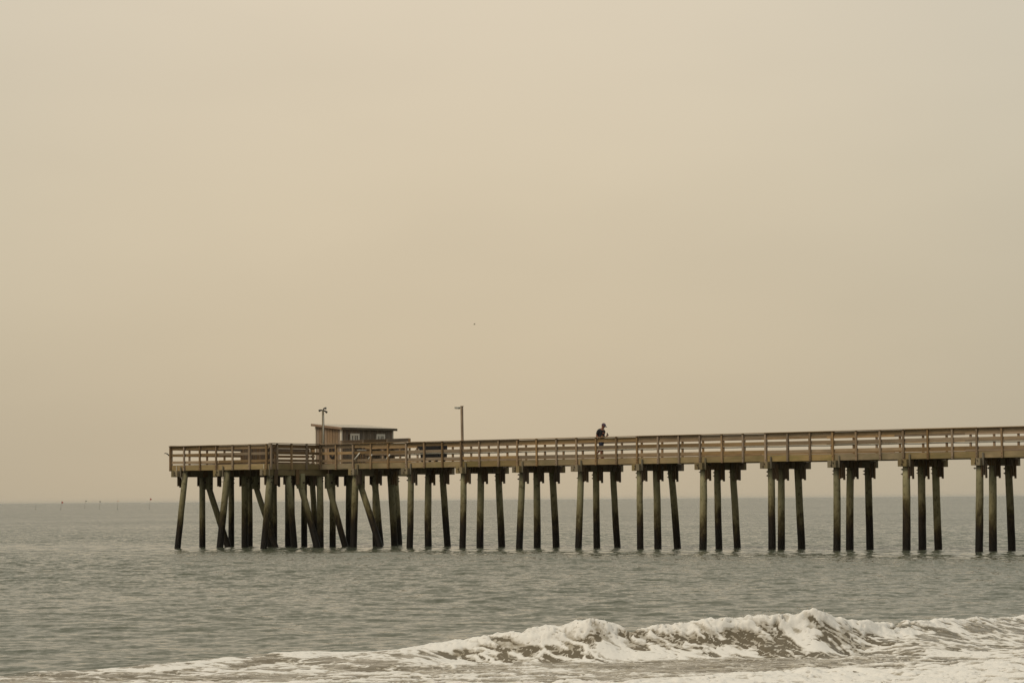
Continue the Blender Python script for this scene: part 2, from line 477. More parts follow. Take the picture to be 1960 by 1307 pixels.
Z = swell(X, Y, dR)
patch = 0.65 + 0.6 * sstep(-0.5, 0.6, fbm(X / 38, Y / 60, 3, 5))
side = np.clip((np.radians(16) - np.abs(az)) / np.radians(2.5), 0, 1)[None, :]
surf = sstep(36, 75, Y)
Z = Z * patch * side * (0.45 + 0.55 * surf) * 0.66
s = Y - np.interp(X, xs, ycs)
jag = fbm(X / 0.9, Y / 6, 3, 11)
H0 = np.interp(X, xs, hs)
H = H0 * (1 + 0.05 * jag) + 0.030 * sstep(0.1, 0.4, H0) * fbm(X / 0.22, Y * 0 + 1.0, 3, 13)
colx = 980 + FP * X / Y
gentle = np.maximum(sstep(1640, 1800, colx), sstep(900, 700, colx))          # where the wave has already spilled into a low sheet
wf = 0.45 + 1.15 * H0 + 0.12 * fbm(X / 1.4, Y * 0 + 0.3, 2, 21) + 2.2 * gentle
a = np.clip(-s / wf, 0, 3)
ribs = fbm(X / 0.42 + s * 0.5, s / 1.6, 3, 31)
front = np.where(a < 1, np.power(np.clip(1 - a, 0, 1), 1.45), 0) * H
front += 0.045 * H * np.sin(np.clip(a, 0, 1) * np.pi) * ribs
front -= 0.05 * H0 * np.exp(-((a - 1.15) / 0.35) ** 2)
back = H * np.exp(-(np.clip(s, 0, None) / (1.0 + 1.7 * H0)) ** 2)
wave = np.where(s < 0, front, back)
lip = np.exp(-(s / 0.30) ** 2) * H0
wash = 0.022 * fbm(X / 0.9, Y / 0.5, 4, 41) * sstep(47, 42, Y) + 0.03 * fbm(X / 3, Y / 1.6, 2, 43) * sstep(50, 42, Y)
inview = np.clip((np.radians(20) - np.abs(az)) / np.radians(3), 0, 1)[None, :]
Zs = Z + (wave + wash) * inview * sstep(56, 50, Y)
# low bore of foam rolling in at the lower right
bore = sstep(0.0, 1.2, (X - 2.9) * 0.46 + (38.6 - Y) * 0.8 - 2.3 + 0.5 * fbm(X / 1.6, Y / 1.3, 3, 51))
Zs = Zs + bore * inview * (0.055 + 0.045 * fbm(X / 0.5, Y / 0.42, 3, 53))
Ys = Y - 0.42 * lip * inview * (0.8 + 0.6 * fbm(X / 0.7, Y * 0 + 5.0, 2, 61))

def grid_mesh(name, X, Y, Z, keep=None, attr=None):
    nr, na = X.shape
    co = np.stack([X, Y, Z], -1).reshape(-1, 3).astype(np.float32)
    i = np.arange(nr * na).reshape(nr, na)
    q = np.stack([i[:-1, :-1], i[:-1, 1:], i[1:, 1:], i[1:, :-1]], -1).reshape(-1, 4)
    if keep is not None:
        kq = keep.reshape(-1)[q].any(1)
        q = q[kq]
        used = np.zeros(nr * na, bool); used[q.ravel()] = True
        remap = np.cumsum(used) - 1
        co = co[used]; q = remap[q]
        if attr is not None: attr = attr.reshape(-1)[used]
    me = bpy.data.meshes.new(name)
    me.vertices.add(len(co)); me.vertices.foreach_set('co', co.ravel())
    me.loops.add(q.size); me.loops.foreach_set('vertex_index', q.ravel().astype(np.int32))
    me.polygons.add(len(q)); me.polygons.foreach_set('loop_start', (np.arange(len(q)) * 4).astype(np.int32))
    me.polygons.foreach_set('loop_total', np.full(len(q), 4, np.int32))
    me.polygons.foreach_set('use_smooth', np.ones(len(q), bool))
    if attr is not None:
        at = me.attributes.new('cover', 'FLOAT', 'POINT'); at.data.foreach_set('value', attr.astype(np.float32).ravel())
    me.update(calc_edges=True)
    return me

sea = link('sea', grid_mesh('sea', X, Ys, Zs, attr=sstep(1.0, -0.8, s)), mat=MAT['sea'])
tag(sea, kind='structure')

# ------------------------------------------------------------------ foam on the breaking wave and its wash
r1 = int(np.searchsorted(R, 53.0)); r0 = int(np.searchsorted(R, 29.0))
c0 = int(np.searchsorted(az, np.radians(-13.2))); c1 = int(np.searchsorted(az, np.radians(13.2)))
sl = (slice(r0, r1), slice(c0, c1))
fx, fy, fz, fys, fs, fa, fH = X[sl], Y[sl], Zs[sl], Ys[sl], s[sl], a[sl], H0[sl]
col = 980 + FP * fx / fy
colk = [-400, 0, 120, 250, 450, 650, 850, 1000, 1130, 1300, 1450, 1550, 1700, 1850, 1960, 2300]
Dt = np.array([
    [.2, .30, .28, .55, .70, .70, .78, .97, 1.0, 1.0, 1.0, .98, .74, .64, .60, .6],      # crest
    [.15, .18, .22, .38, .46, .50, .62, .80, .84, .72, .56, .68, .58, .50, .46, .5],     # middle of the face
    [.1, .14, .20, .38, .46, .48, .58, .64, .72, .64, .50, .58, .50, .46, .42, .5],      # toe
    [.0, .10, .18, .36, .44, .46, .50, .46, .42, .32, .20, .28, .38, .38, .36, .4],      # 1 m ahead
    [.0, .08, .14, .34, .42, .42, .38, .34, .28, .17, .17, .24, .32, .42, .58, .8],      # 2.5 m ahead
    [.0, .03, .06, .26, .38, .40, .40, .34, .28, .26, .36, .46, .64, .80, .90, 1],       # 4 m ahead
    [.0, .0, .02, .24, .42, .50, .52, .52, .48, .48, .62, .78, .90, .96, 1, 1]])         # 5.5 m ahead and nearer
q = np.where(fa < 1, fa * 2.0, 2.0 + np.interp(-fs - wf[sl], [0, 1, 2.5, 4, 5.5], [0, 1, 2, 3, 4]))
qi = np.clip(np.floor(q), 0, 5).astype(int); qf = np.clip(q - qi, 0, 1)
Dc = np.stack([np.interp(col, colk, Dt[k]) for k in range(7)], 0)
D = np.take_along_axis(Dc, qi[None], 0)[0] * (1 - qf) + np.take_along_axis(Dc, qi[None] + 1, 0)[0] * qf
edge = 0.24 + 0.07 * fbm(fx / 0.8, fx * 0 + 2.0, 3, 71) + 0.25 * sstep(1600, 1900, col)
D = D * sstep(edge + 0.12, edge - 0.05, fs)
D = np.maximum(D, np.where((fs < 0.22) & (fs > -0.10 - 0.05 * fbm(fx / 0.3, fx * 0, 2, 77)), sstep(480, 620, col) * sstep(1900, 1750, col), 0))
D = np.maximum(D, bore[sl] * 0.97)
D0 = D.copy()
wx = 0.35 * fbm(fx / 1.3, fy / 1.1, 3, 81); wy = 0.30 * fbm(fx / 1.5, fy / 0.9, 3, 83)
xi = fx + 0.95 * fs
wx2 = 0.5 * fbm(fx / 0.5, fy / 0.4, 3, 87); wy2 = 0.5 * fbm(fx / 0.6, fy / 0.35, 3, 89)
big = fbm(fx / 1.5, fs / 0.8, 3, 93)
face_n = 0.60 * worley(xi / 0.34 + wx2, fs / 0.80 + wy2, 91) + 0.30 * worley(xi / 0.15 + wx2 * 2, fs / 0.34 + wy2 * 2, 92) + 0.16 * big
wash_n = 0.55 * worley(fx / 0.85 + wx2 * 1.2, fy / 0.46 + wy2 * 1.2, 95) + 0.38 * worley(fx / 0.34 + wx2 * 1.6, fy / 0.20 + wy2 * 1.6, 96) + 0.15 * fbm(fx / 2.2, fy / 0.55, 3, 98) + 0.07 * fbm(fx / 0.25, fy / 0.2, 3, 97)
wk = np.maximum(sstep(0.85, 1.35, fa), 0.85 * gentle[sl])
def uniform(v, m):
    o = np.sort(v[m][::5])
    return np.interp(v, o, np.linspace(0, 1, len(o)))
U = uniform(face_n, fa < 1.2) * (1 - wk) + uniform(wash_n, fa > 0.9) * wk
# where each bit of the sheet lies in the 1960-px view, to set open water and solid foam as they lie on this wave
dz_ = fz - EYE
dep = fys * math.cos(PIT) + dz_ * math.sin(PIT)
u_, v_ = FP * fx / dep, -FP * (dz_ * math.cos(PIT) - fys * math.sin(PIT)) / dep
PU = 980 + u_ * math.cos(ROLL) + v_ * math.sin(ROLL); PV = 653.5 - u_ * math.sin(ROLL) + v_ * math.cos(ROLL)
spots = [  # column, row, half-width, half-height, tilt (deg, down to the right), change of cover
    (975, 1237, 30, 7, 22, -.7), (885, 1248, 28, 8, -8, -.6), (923, 1259, 12, 5, 30, -.5), (958, 1262, 16, 5, 15, -.5), (985, 1267, 14, 5, 20, -.5), (1078, 1246, 36, 6, 12, -.65),
    (1136, 1222, 20, 9, 25, -.8), (930, 1277, 34, 7, 5, -.6), (1075, 1271, 40, 6, 6, -.6), (1208, 1211, 36, 7, -3, -1.0), (1253, 1226, 34, 5, 2, -.55), (1285, 1219, 22, 5, 8, -.5),
    (1316, 1226, 18, 5, 14, -.45), (1352, 1229, 20, 7, 25, -.5), (1408, 1216, 26, 13, 22, -1.0), (1446, 1228, 40, 10, 22, -1.0), (1474, 1238, 24, 6, 20, -.8), (1495, 1219, 14, 9, 40, -.8),
    (1512, 1231, 24, 7, 25, -.7), (1485, 1196, 7, 7, 50, -.7), (1581, 1203, 18, 8, 35, -1.0), (1604, 1221, 34, 7, 30, -1.0), (1640, 1235, 26, 4, 12, -.8), (1618, 1202, 28, 4, 30, -.7),
    (1650, 1216, 18, 3, 25, -.6), (1556, 1183, 9, 5, -10, -.9), (1731, 1198, 26, 4, -8, -.8), (1800, 1204, 18, 3, 4, -.6), (1874, 1203, 26, 7, 4, -.9), (1762, 1217, 14, 3, 0, -.6), (1784, 1222, 14, 3, 0, -.6),
    (1560, 1224, 20, 3, 5, -.5), (520, 1260, 46, 5, 2, -.6), (470, 1272, 34, 5, -6, -.6), (640, 1262, 30, 4, 4, -.5), (720, 1268, 34, 5, 3, -.6), (830, 1284, 44, 6, 0, -.7), (770, 1256, 22, 3, 0, -.5), (660, 1279, 40, 5, 4, -.6),
    (1420, 1268, 200, 8, 0, -.45), (1200, 1276, 140, 6, 0, -.4), (1330, 1283, 90, 5, 0, -.3), (440, 1297, 120, 6, 0, -.5), (1560, 1250, 120, 4, 2, -.3),
    (1370, 1196, 70, 8, -7, .5), (1535, 1208, 22, 22, 55, .6), (1130, 1206, 34, 7, -12, .5), (1160, 1232, 30, 14, 40, .5), (1040, 1222, 50, 9, -6, .45), (1690, 1208, 60, 9, 6, .4), (380, 1290, 60, 5, 0, .3), (300, 1280, 60, 3, -4, .35),
    (620, 1250, 70, 5, -4, .4), (880, 1268, 50, 5, 4, .3), (1560, 1240, 50, 4, 12, .35), (1380, 1246, 60, 4, 4, .4), (1850, 1250, 60, 5, 4, .35)]
for (cu, cv, hu, hv, ang, dv) in spots:
    ca, sa = math.cos(math.radians(ang)), math.sin(math.radians(ang))
    du, dvv = PU - cu, PV - cv
    e = ((du * ca + dvv * sa) / hu) ** 2 + ((-du * sa + dvv * ca) / hv) ** 2
    m_ = e < 9
    D[m_] += dv * np.exp(-e[m_] ** 1.5 * 0.7)
D = np.clip(D, 0.13 + 0.09 * fbm(fx / 0.7, fs / 0.5, 2, 141), 1.0) * (D0 > 0.02)
D = np.where(PU < 330, np.minimum(D, D0 + 0.3), D)
g = D - U
# thin connected filaments across the open patches
brk = fbm(fx / 0.55, fs / 0.45, 3, 151)
f1 = 0.085 + 0.05 * brk - worley(xi / 0.30 + wx2 * 1.3, fs / 0.55 + wy2 * 1.3, 161) * (1 - wk) - worley(fx / 0.55 + wx2 * 1.8, fy / 0.26 + wy2 * 1.8, 163) * wk
f2 = 0.070 + 0.07 * brk - worley(xi / 0.13 + wx2 * 2, fs / 0.24 + wy2 * 2, 165) * (1 - wk) - worley(fx / 0.24 + wx2 * 2.5, fy / 0.13 + wy2 * 2.5, 167) * wk
fil = np.maximum(f1, f2) * 0.5 * sstep(0.05, 0.3, D0) + np.where(D0 > 0.08, 0, -1)
g = np.maximum(g, np.minimum(fil, 0.05))
# small pinholes in the solid foam
pin = worley(fx / 0.11 + wx2 * 2, fy / 0.07 + wy2 * 2, 171) - 0.60 + 0.35 * fbm(fx / 0.5, fs / 0.3, 2, 173)
g = np.minimum(g, 0.16 - pin * 0.9)
g = np.where(D < 0.02, -0.3, g)
# thin broken foam lines drifting on the left
ln = np.abs(fbm(fx / 2.0, fy / 1.2, 3, 107) - 0.05 - 0.03 * fbm(fx / 0.4, fy / 0.3, 2, 109))
left = sstep(520, 150, col) * sstep(0.3, -0.1, fs) * sstep(-4.5, -2.5, fs)
g = np.maximum(g, np.where(left > 0.2, (0.045 - ln) * 1.6, -1))
lump = fbm(fx / 0.24, fy / 0.20, 4, 121)
crestk = np.exp(-(fs / 0.33) ** 2) * sstep(0.1, 0.4, fH)
thick = np.clip(g * (0.02 + 0.05 * sstep(0.8, 1.3, fa)), -0.02, 0.018) + sstep(0, 0.25, g) * (0.004 + lump * (0.004 + 0.026 * bore[sl]) + crestk * (0.022 + 0.038 * lump))
foam = link('sea_foam', grid_mesh('sea_foam', fx, fys - 0.5 * crestk * np.clip(thick, 0, 1), fz + thick, keep=g > -0.06, attr=g), mat=MAT['foam'])
tag(foam, 'white foam of the breaking wave and the wash in front of it', 'sea foam', kind='stuff')

# spray thrown up along the crest
bm = bmesh.new()
rs = np.random.RandomState(9)
for k in range(170):
    cu = rs.choice([1452, 1452, 1555, 1130, 1490, 1400, 1300]) + rs.normal() * 32
    yq = np.interp(cu, tab[:, 0], tab[:, 1]); hq = np.interp(cu, tab[:, 0], tab[:, 2])
    rr = 0.004 + 0.007 * rs.rand() ** 2
    bmesh.ops.create_icosphere(bm, subdivisions=1, radius=rr, matrix=Matrix.Translation(((cu - 980) / FP * yq, yq - 0.1 + rs.normal() * 0.15, hq + 0.03 + abs(rs.normal()) * 0.06)))
tag(bm_obj('sea_spray', bm, MAT['foam']), 'fine spray thrown up along the crest of the breaking wave', 'spray', kind='stuff')

# ------------------------------------------------------------------ beach under and behind the camera (below the frame)
bx_ = np.linspace(-220, 220, 60); by_ = np.linspace(-120, 24, 60)
BX, BY = np.meshgrid(bx_, by_)
BZ = np.interp(BY, [-120, -30, 0, 18, 24], [2.2, 1.9, 0.85, 0.12, -0.35]) + 0.05 * fbm(BX / 9, BY / 7, 3, 131)
tag(link('beach', grid_mesh('beach', BX, BY, BZ), mat=MAT['sand']), kind='structure')

# ================================================================== the pier
# pier axes: local x runs along the pier towards the shore (right), local y across it away from the camera, z up from the water
THETA = 0.6589416637
PO = (-2.78896, 130.9062, 0.0)
pier = empty('fishing_pier', PO, -THETA)
tag(pier, 'long weathered wooden fishing pier on round pilings standing in the sea', 'pier')
BAY = 3.66
DK = EYE + 1.985                 # top of the deck
FB = EYE + 1.675                 # bottom of the fascia
TOP = EYE + 3.035                # top of the flat cap rail
TEND = 40.26
HX0, HX1, HY0, HY1 = -17.05, -9.73, -3.67, 7.57       # the head platform at the seaward end
W0, W1 = 0.25, 3.66              # outer faces of the near and far fascia

RAILS = (('top_rail', 2.79, 2.99, 0.038), ('middle_rail', 2.455, 2.60, 0.038), ('bottom_rail', 2.06, 2.205, 0.038))

_bm = bmesh.new(); tube_bm(_bm, [(0, 0.02, 0), (0, -0.012, 0)], [0.022, 0.018], 8)
BOLT = bpy.data.meshes.new('bolt'); _bm.to_mesh(BOLT); _bm.free(); BOLT.materials.append(MAT['rust'])
def railing_x(x0, x1, y, out, posts, h_extra=0.0, lens=BAY, phase=0.0):
    """railing and fascia along the pier; y = outer fascia face, out = -1 near side / +1 far side"""
    for t in posts:
        h = TOP - 0.036 - (EYE + 1.66) + h_extra
        board('rail_post', (t, y + out * 0.046, EYE + 1.66 + h / 2), (0.094, 0.089, h), MAT['post'], pier, 0.006)
        if out < 0:
            for zz in (0.08, 0.21):
                if random.random() < 0.8: link('bolt', BOLT, pier, (t + random.uniform(-0.015, 0.015), y - 0.095, EYE + 1.66 + zz))
    cuts = [x0]
    k = math.floor((x0 - phase) / lens) + 1
    while phase + k * lens < x1 - 0.3:
        if phase + k * lens > x0 + 0.3: cuts.append(phase + k * lens)
        k += 1
    cuts.append(x1)
    for a_, b_ in zip(cuts[:-1], cuts[1:]):
        L = b_ - a_ - 0.006; m = (a_ + b_) / 2
        for nm, z0, z1, th in RAILS:
            dz = random.uniform(-0.012, 0.012)
            board(nm, (m, y - out * (0.021 + random.uniform(0, 0.004)), EYE + (z0 + z1) / 2 + dz + h_extra), (L, th, z1 - z0), MAT['rail'], pier, 0.0022)
        board('cap_rail', (m, y + out * 0.02, TOP - 0.018 + h_extra + random.uniform(-0.003, 0.003)), (L, 0.235, 0.036), MAT['rail'], pier, 0.0012)
        board('fascia_board', (m, y - out * 0.022, (FB + EYE + 1.962) / 2), (L, 0.040, EYE + 1.962 - FB), MAT['fascia'], pier, 0.001)

def railing_y(y0, y1, x, out, posts, h_extra=0.0):
    for t in posts:
        h = TOP - 0.036 - (EYE + 1.66) + h_extra
        board('rail_post', (x + out * 0.046, t, EYE + 1.66 + h / 2), (0.089, 0.094, h), MAT['post'], pier, 0.006)
    L = y1 - y0 - 0.006; m = (y0 + y1) / 2
    for nm, z0, z1, th in RAILS:
        dz = random.uniform(-0.012, 0.012)
        board(nm, (x - out * 0.021, m, EYE + (z0 + z1) / 2 + dz), (th, L, z1 - z0), MAT['rail_n'], pier, 0.002)
    board('cap_rail', (x + out * 0.02, m, TOP - 0.018 + h_extra), (0.235, L, 0.036), MAT['rail_n'], pier, 0.001)
    board('fascia_board', (x - out * 0.022, m, (FB + EYE + 1.962) / 2), (0.040, L, EYE + 1.962 - FB), MAT['fascia_n'], pier, 0.001)

near_posts = [-9.66] + [i * 1.22 + random.uniform(-0.02, 0.02) + 0.01 for i in range(-7, int(TEND / 1.22) + 1)]
railing_x(HX1 + 0.012, TEND, W0, -1, near_posts, phase=0.06)
far_posts = [i * 1.22 + random.uniform(-0.02, 0.02) + 0.30 for i in range(-8, int(TEND / 1.22))]
railing_x(HX1 + 0.012, TEND, W1, 1, far_posts, phase=1.3)
# head platform: near, far, seaward and the two landward shoulders
railing_x(HX0, HX1 - 0.06, HY0, -1, [-17.0, -15.95, -14.77, -13.56, -12.35, -11.12, -9.9], h_extra=-0.02, phase=-13.4)
railing_x(HX0, HX1 - 0.06, HY1, 1, [-16.9 + 1.22 * i for i in range(6)], phase=-13.4)
railing_y(HY0 + 0.1, HY1 - 0.1, HX0, -1, [HY0 + 0.15 + 1.36 * i for i in range(9)])
railing_y(HY0 + 0.02, W0 + 0.04, HX1, 1, [HY0 + 0.09, -3.12, -2.02, -0.84], h_extra=0.012)
railing_y(W1 - 0.04, HY1 - 0.1, HX1, 1, [4.1, 5.2, 6.3, 7.4])

# taller rail beside the shack, stepping up towards the far side
def zr(wy): return EYE + 3.25 + (wy - 1.74) * (3.46 - 3.25) / (7.52 - 1.74)
for wy in (1.78, 3.5, 5.55, 7.46):
    board('tall_rail_post', (-9.52, wy, (DK - 0.1 + zr(wy)) / 2 - 0.02), (0.09, 0.10, zr(wy) - DK + 0.1), MAT['post'], pier, 0.004)
for y0, y1 in ((1.74, 3.45), (3.56, 5.5), (5.6, 7.52)):
    L = y1 - y0
    board('tall_top_rail', (-9.575, (y0 + y1) / 2, (zr(y0) + zr(y1)) / 2 - 0.10), (0.04, L, 0.19), MAT['rail_n'], pier, 0.0, rot=(math.atan2(zr(y1) - zr(y0), L), 0, 0))

# deck boards (edge-on to the camera, hidden behind the fascia from here)
def planks(name, x0, x1, y0, y1, parent):
    bm = bmesh.new()
    t = x0 + 0.07
    while t < x1 - 0.06:
        add_box(bm, (t, (y0 + y1) / 2, DK - 0.019), (0.136, y1 - y0, 0.038)); t += 0.142
    o = bm_obj(name, bm, MAT['rail_n'], parent); tag(o, kind='stuff')
planks('deck_planks', HX1 + 0.01, TEND, W0 + 0.06, W1 - 0.06, pier)
planks('deck_planks', HX0 + 0.06, HX1 - 0.06, HY0 + 0.06, HY1 - 0.06, pier)
for wy in (0.95, 1.96, 2.95):
    x = HX1
    while x < TEND - 0.1:
        L = min(BAY * 2, TEND - x)
        board('stringer', (x + L / 2, wy, (FB + DK - 0.04) / 2), (L - 0.01, 0.09, DK - 0.045 - FB), MAT['scab'], pier); x += L
for wy in (-2.6, -1.5, -0.4, 0.8, 1.96, 3.1, 4.2, 5.3, 6.5):
    board('stringer', ((HX0 + HX1) / 2, wy, (FB + DK - 0.04) / 2), (HX1 - HX0 - 0.12, 0.09, DK - 0.045 - FB), MAT['scab'], pier)

# ---- pilings
def piling(x, y0, y1, ztop, x1=None, r=0.172, name='piling'):
    """round pile: top at (x, y0, ztop), passing (x1, y1) at the waterline"""
    x1 = x if x1 is None else x1
    zb = -1.6
    top = Vector((x, y0, ztop)); wl = Vector((x1, y1, 0.0))
    dirn = (top - wl)
    bot = wl + dirn * (zb / ztop)
    n = 9; pts = []; rad = []
    bow = Vector((random.uniform(-1, 1), random.uniform(-1, 1), 0)) * 0.028
    r *= random.uniform(0.94, 1.07)
    for i in range(n):
        f = i / (n - 1)
        pts.append(bot.lerp(top, f) + bow * math.sin(math.pi * f) + Vector((random.uniform(-1, 1), random.uniform(-1, 1), 0)) * 0.006)
        rad.append(r * (1.06 - 0.12 * f) * random.uniform(0.985, 1.015))
    mid = bot.lerp(top, 0.5)
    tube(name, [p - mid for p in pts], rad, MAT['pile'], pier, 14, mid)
    return top, dirn.normalized()

def scabs(x, y, dirn, side=1, drop=0.52):
    """stepped vertical boards bolting the pile head to the cap, and the bolt ends on the other side"""
    z1 = FB - 0.31
    for k, (off, yy, ex) in enumerate(((0.205, -0.10, 0.0), (0.245, 0.02, -0.045), (0.285, 0.13, 0.03))):
        d = drop + ex + random.uniform(-0.04, 0.04)
        zc = z1 + 0.2 - (d + 0.2) / 2
        cx_ = x + side * off + dirn.x * (-0.25); cy_ = y + yy - dirn.y * 0.25
        board('scab_board', (cx_, cy_, zc), (0.042, 0.155, d + 0.2), MAT['scab'], pier, 0.004)
    for zz in (0.14, 0.33):
        if random.random() < 0.85:
            zq = z1 - zz - random.uniform(-0.03, 0.03)
            p = Vector((x, y, z1 + 0.3)) - dirn * (z1 + 0.3 - zq)
            tube('bolt', [(0, 0, 0), (side * -0.10 - 0.16 * side, 0, 0), (side * -0.26, 0, 0)], [0.016, 0.016, 0.016], MAT['rust'], pier, 6, p)
            tube('bolt_plate', [(side * -0.185, 0, 0), (side * -0.20, 0, 0)], [0.045, 0.045], MAT['rust'], pier, 8, p)

def cap(x, y0, y1, name='cap_beam', packing=True):
    z0, z1 = FB - 0.325, FB - 0.003
    for sx in (-0.115, 0.115):
        board(name, (x + sx, (y0 + y1) / 2 + random.uniform(-0.02, 0.02), (z0 + z1) / 2 + random.uniform(-0.004, 0.0)), (0.205, y1 - y0, z1 - z0), MAT['cap'], pier, 0.0015)
    n = int((y1 - y0) / 0.42)
    for i in range(1, n):                                   # packing blocks seen as vertical edges on the cap's side
        if packing and random.random() < 0.75:
            board('packing_block', (x + 0.242, y0 + (y1 - y0) * i / n, (z0 + z1) / 2 + random.uniform(-0.01, 0.01)), (0.045, 0.30, (z1 - z0) * 0.96), MAT['scab'], pier, 0.004)
    for zz in (0.09, 0.22):
        tube('bolt', [(0, 0, 0), (0, -0.035, 0)], [0.028, 0.028], MAT['rust'], pier, 8, (x + random.uniform(-0.06, 0.1), y0 - 0.01, z0 + zz))

bents = {-2: [(0.35, 0.15), (1.95, 1.95), (3.2, 3.5)],
         -1: [(0.53, 0.38), (1.99, 1.98), (3.13, 3.53)], 0: [(0.42, 0.26), (1.83, 1.71), (3.25, 3.49)], 1: [(0.53, 0.22), (1.78, 1.76), (3.1, 3.35)],
         2: [(0.60, 0.32), (1.81, 1.84), (3.33, 3.69)], 3: [(0.41, 0.43), (1.79, 1.83), (3.06, 3.49)], 4: [(0.47, 0.33), (1.65, 1.76), (3.04, 3.35)],
         5: [(0.64, 0.61), (1.56, 1.47), (3.07, 3.31)], 6: [(0.52, 0.38), (1.74, 1.59), (3.29, 3.38)], 7: [(0.36, 0.24), (1.79, 1.75), (3.12, 3.29)],
         8: [(0.34, 0.10), (1.62, 1.46), (3.13, 3.29)], 9: [(0.45, 0.22), (1.75, 1.72), (3.15, 3.36)], 10: [(0.40, 0.25), (1.7, 1.74), (3.1, 3.4)]}
PT = FB - 0.10
for k, ps in bents.items():
    x = BAY * k + 0.03
    cap(x, 0.0, 3.91)
    for y0, y1 in ps:
        top, dn = piling(x + random.uniform(-0.03, 0.03), y0, y1, FB - 0.32)
        scabs(x, y0, dn)
    # strap board tying the fascia to the cap
    board('strap_board', (x + 0.27, 0.205, EYE + 1.63), (0.085, 0.045, 0.56), MAT['grey_board'], pier, 0.004)

# head bents
head = {-16.5: [(-3.4, -3.9, 1), (-1.75, -1.75, -1), (0.5, 0.5, -1), (1.9, 1.9, -1), (3.9, 3.9, 1), (5.4, 5.4, 1), (7.05, 7.4, 1)],
        -13.35: [(-3.4, -3.9, -1), (-1.75, -1.75, -1), (0.25, 0.25, -1), (1.65, 1.65, 1), (2.95, 2.95, 1), (5.3, 5.3, 1), (6.8, 6.95, 1)],
        -9.98: [(-3.4, -3.9, -1), (-2.0, -1.55, -1), (0.55, 0.55, -1), (1.5, 1.5, -1), (2.9, 2.9, -1), (5.0, 5.5, -1), (6.8, 7.1, -1)]}
for x, ps in head.items():
    cap(x, -3.93, HY1 + 0.2, packing=x < -12)
    for y0, y1, sd_ in ps:
        xo = x + random.uniform(-0.03, 0.03)
        front = y0 < -3 and x < -12                          # these two pile heads stand proud of the cap's landward face
        top, dn = piling(xo + (0.36 if front else 0.0), y0, y1, (FB - 0.02 if front else FB - 0.32), x1=xo + (0.26 if front else 0.0))
        scabs(xo + (0.16 if front and sd_ > 0 else 0) , y0, dn, sd_ if not front else -1)
    board('strap_board', (x + 0.31, -3.74, EYE + 1.60), (0.07, 0.045, 0.6), MAT['grey_board'], pier, 0.004)
# corbels under the landward shoulder
for wy in (-3.2, -1.55, 1.0):
    board('corbel_board', (-9.98 + 0.29, wy, FB - 0.40), (0.05, 0.24, 0.80), MAT['scab'], pier, 0.004)
# raking piles
for (x, y, bx2, by2) in ((-16.4, -1.35, -15.2, -1.1), (-13.25, -0.95, -12.0, -0.75), (-9.85, -1.1, -8.75, -1.1), (-9.7, 0.95, -8.65, 1.05), (-7.25, 0.75, -6.0, 0.78)):
    zk = FB - 0.95
    piling(x, y, by2, zk, x1=bx2, r=0.165, name='raking_piling')
    board('raking_pile_head', (x - 0.02, y, (zk + FB - 0.32) / 2 + 0.02), (0.34, 0.30, FB - 0.32 - zk + 0.16), MAT['pile'], pier, 0.004)
    tube('bolt_plate', [(0.19, 0, 0), (0.215, 0, 0)], [0.06, 0.06], MAT['rust'], pier, 8, (x, y, zk + 0.25))

# pale conduit strung just under the middle rail, with its dark underside strap
cpts = []
xx = -3.45
while xx < TEND:
    cpts.append((xx, W0 + 0.075, EYE + 2.405 + 0.012 * math.sin(xx * 2.57) + random.uniform(-0.004, 0.004))); xx += 0.61
tube('conduit', cpts, 0.024, MAT['conduit'], pier, 8)
cpts = [(p[0], p[1] + 0.01, p[2] - 0.045) for p in cpts]
tube('cable', cpts, 0.013, MAT['iron'], pier, 6)
# pale uprights seen against the rails, and the hook on the seaward corner
board('marker_strip', (-16.55, HY0 - 0.02, EYE + 1.80), (0.03, 0.02, 0.27), MAT['white'], pier)
board('marker_strip', (-10.12, HY0 - 0.02, EYE + 1.82), (0.03, 0.02, 0.24), MAT['white'], pier)
tube('hook', [(-17.06, HY0 - 0.06, EYE + 2.50), (-17.16, HY0 - 0.1, EYE + 2.60), (-17.28, HY0 - 0.12, EYE + 2.635), (-17.36, HY0 - 0.12, EYE + 2.63)], [0.03, 0.03, 0.025, 0.02], MAT['iron'], pier, 8)

# ================================================================== things on the pier (placed in the pier's axes)
cT, sT = math.cos(THETA), math.sin(THETA)
def at(t, y, z=0.0):
    return (PO[0] + t * cT + y * sT, PO[1] - t * sT + y * cT, z)

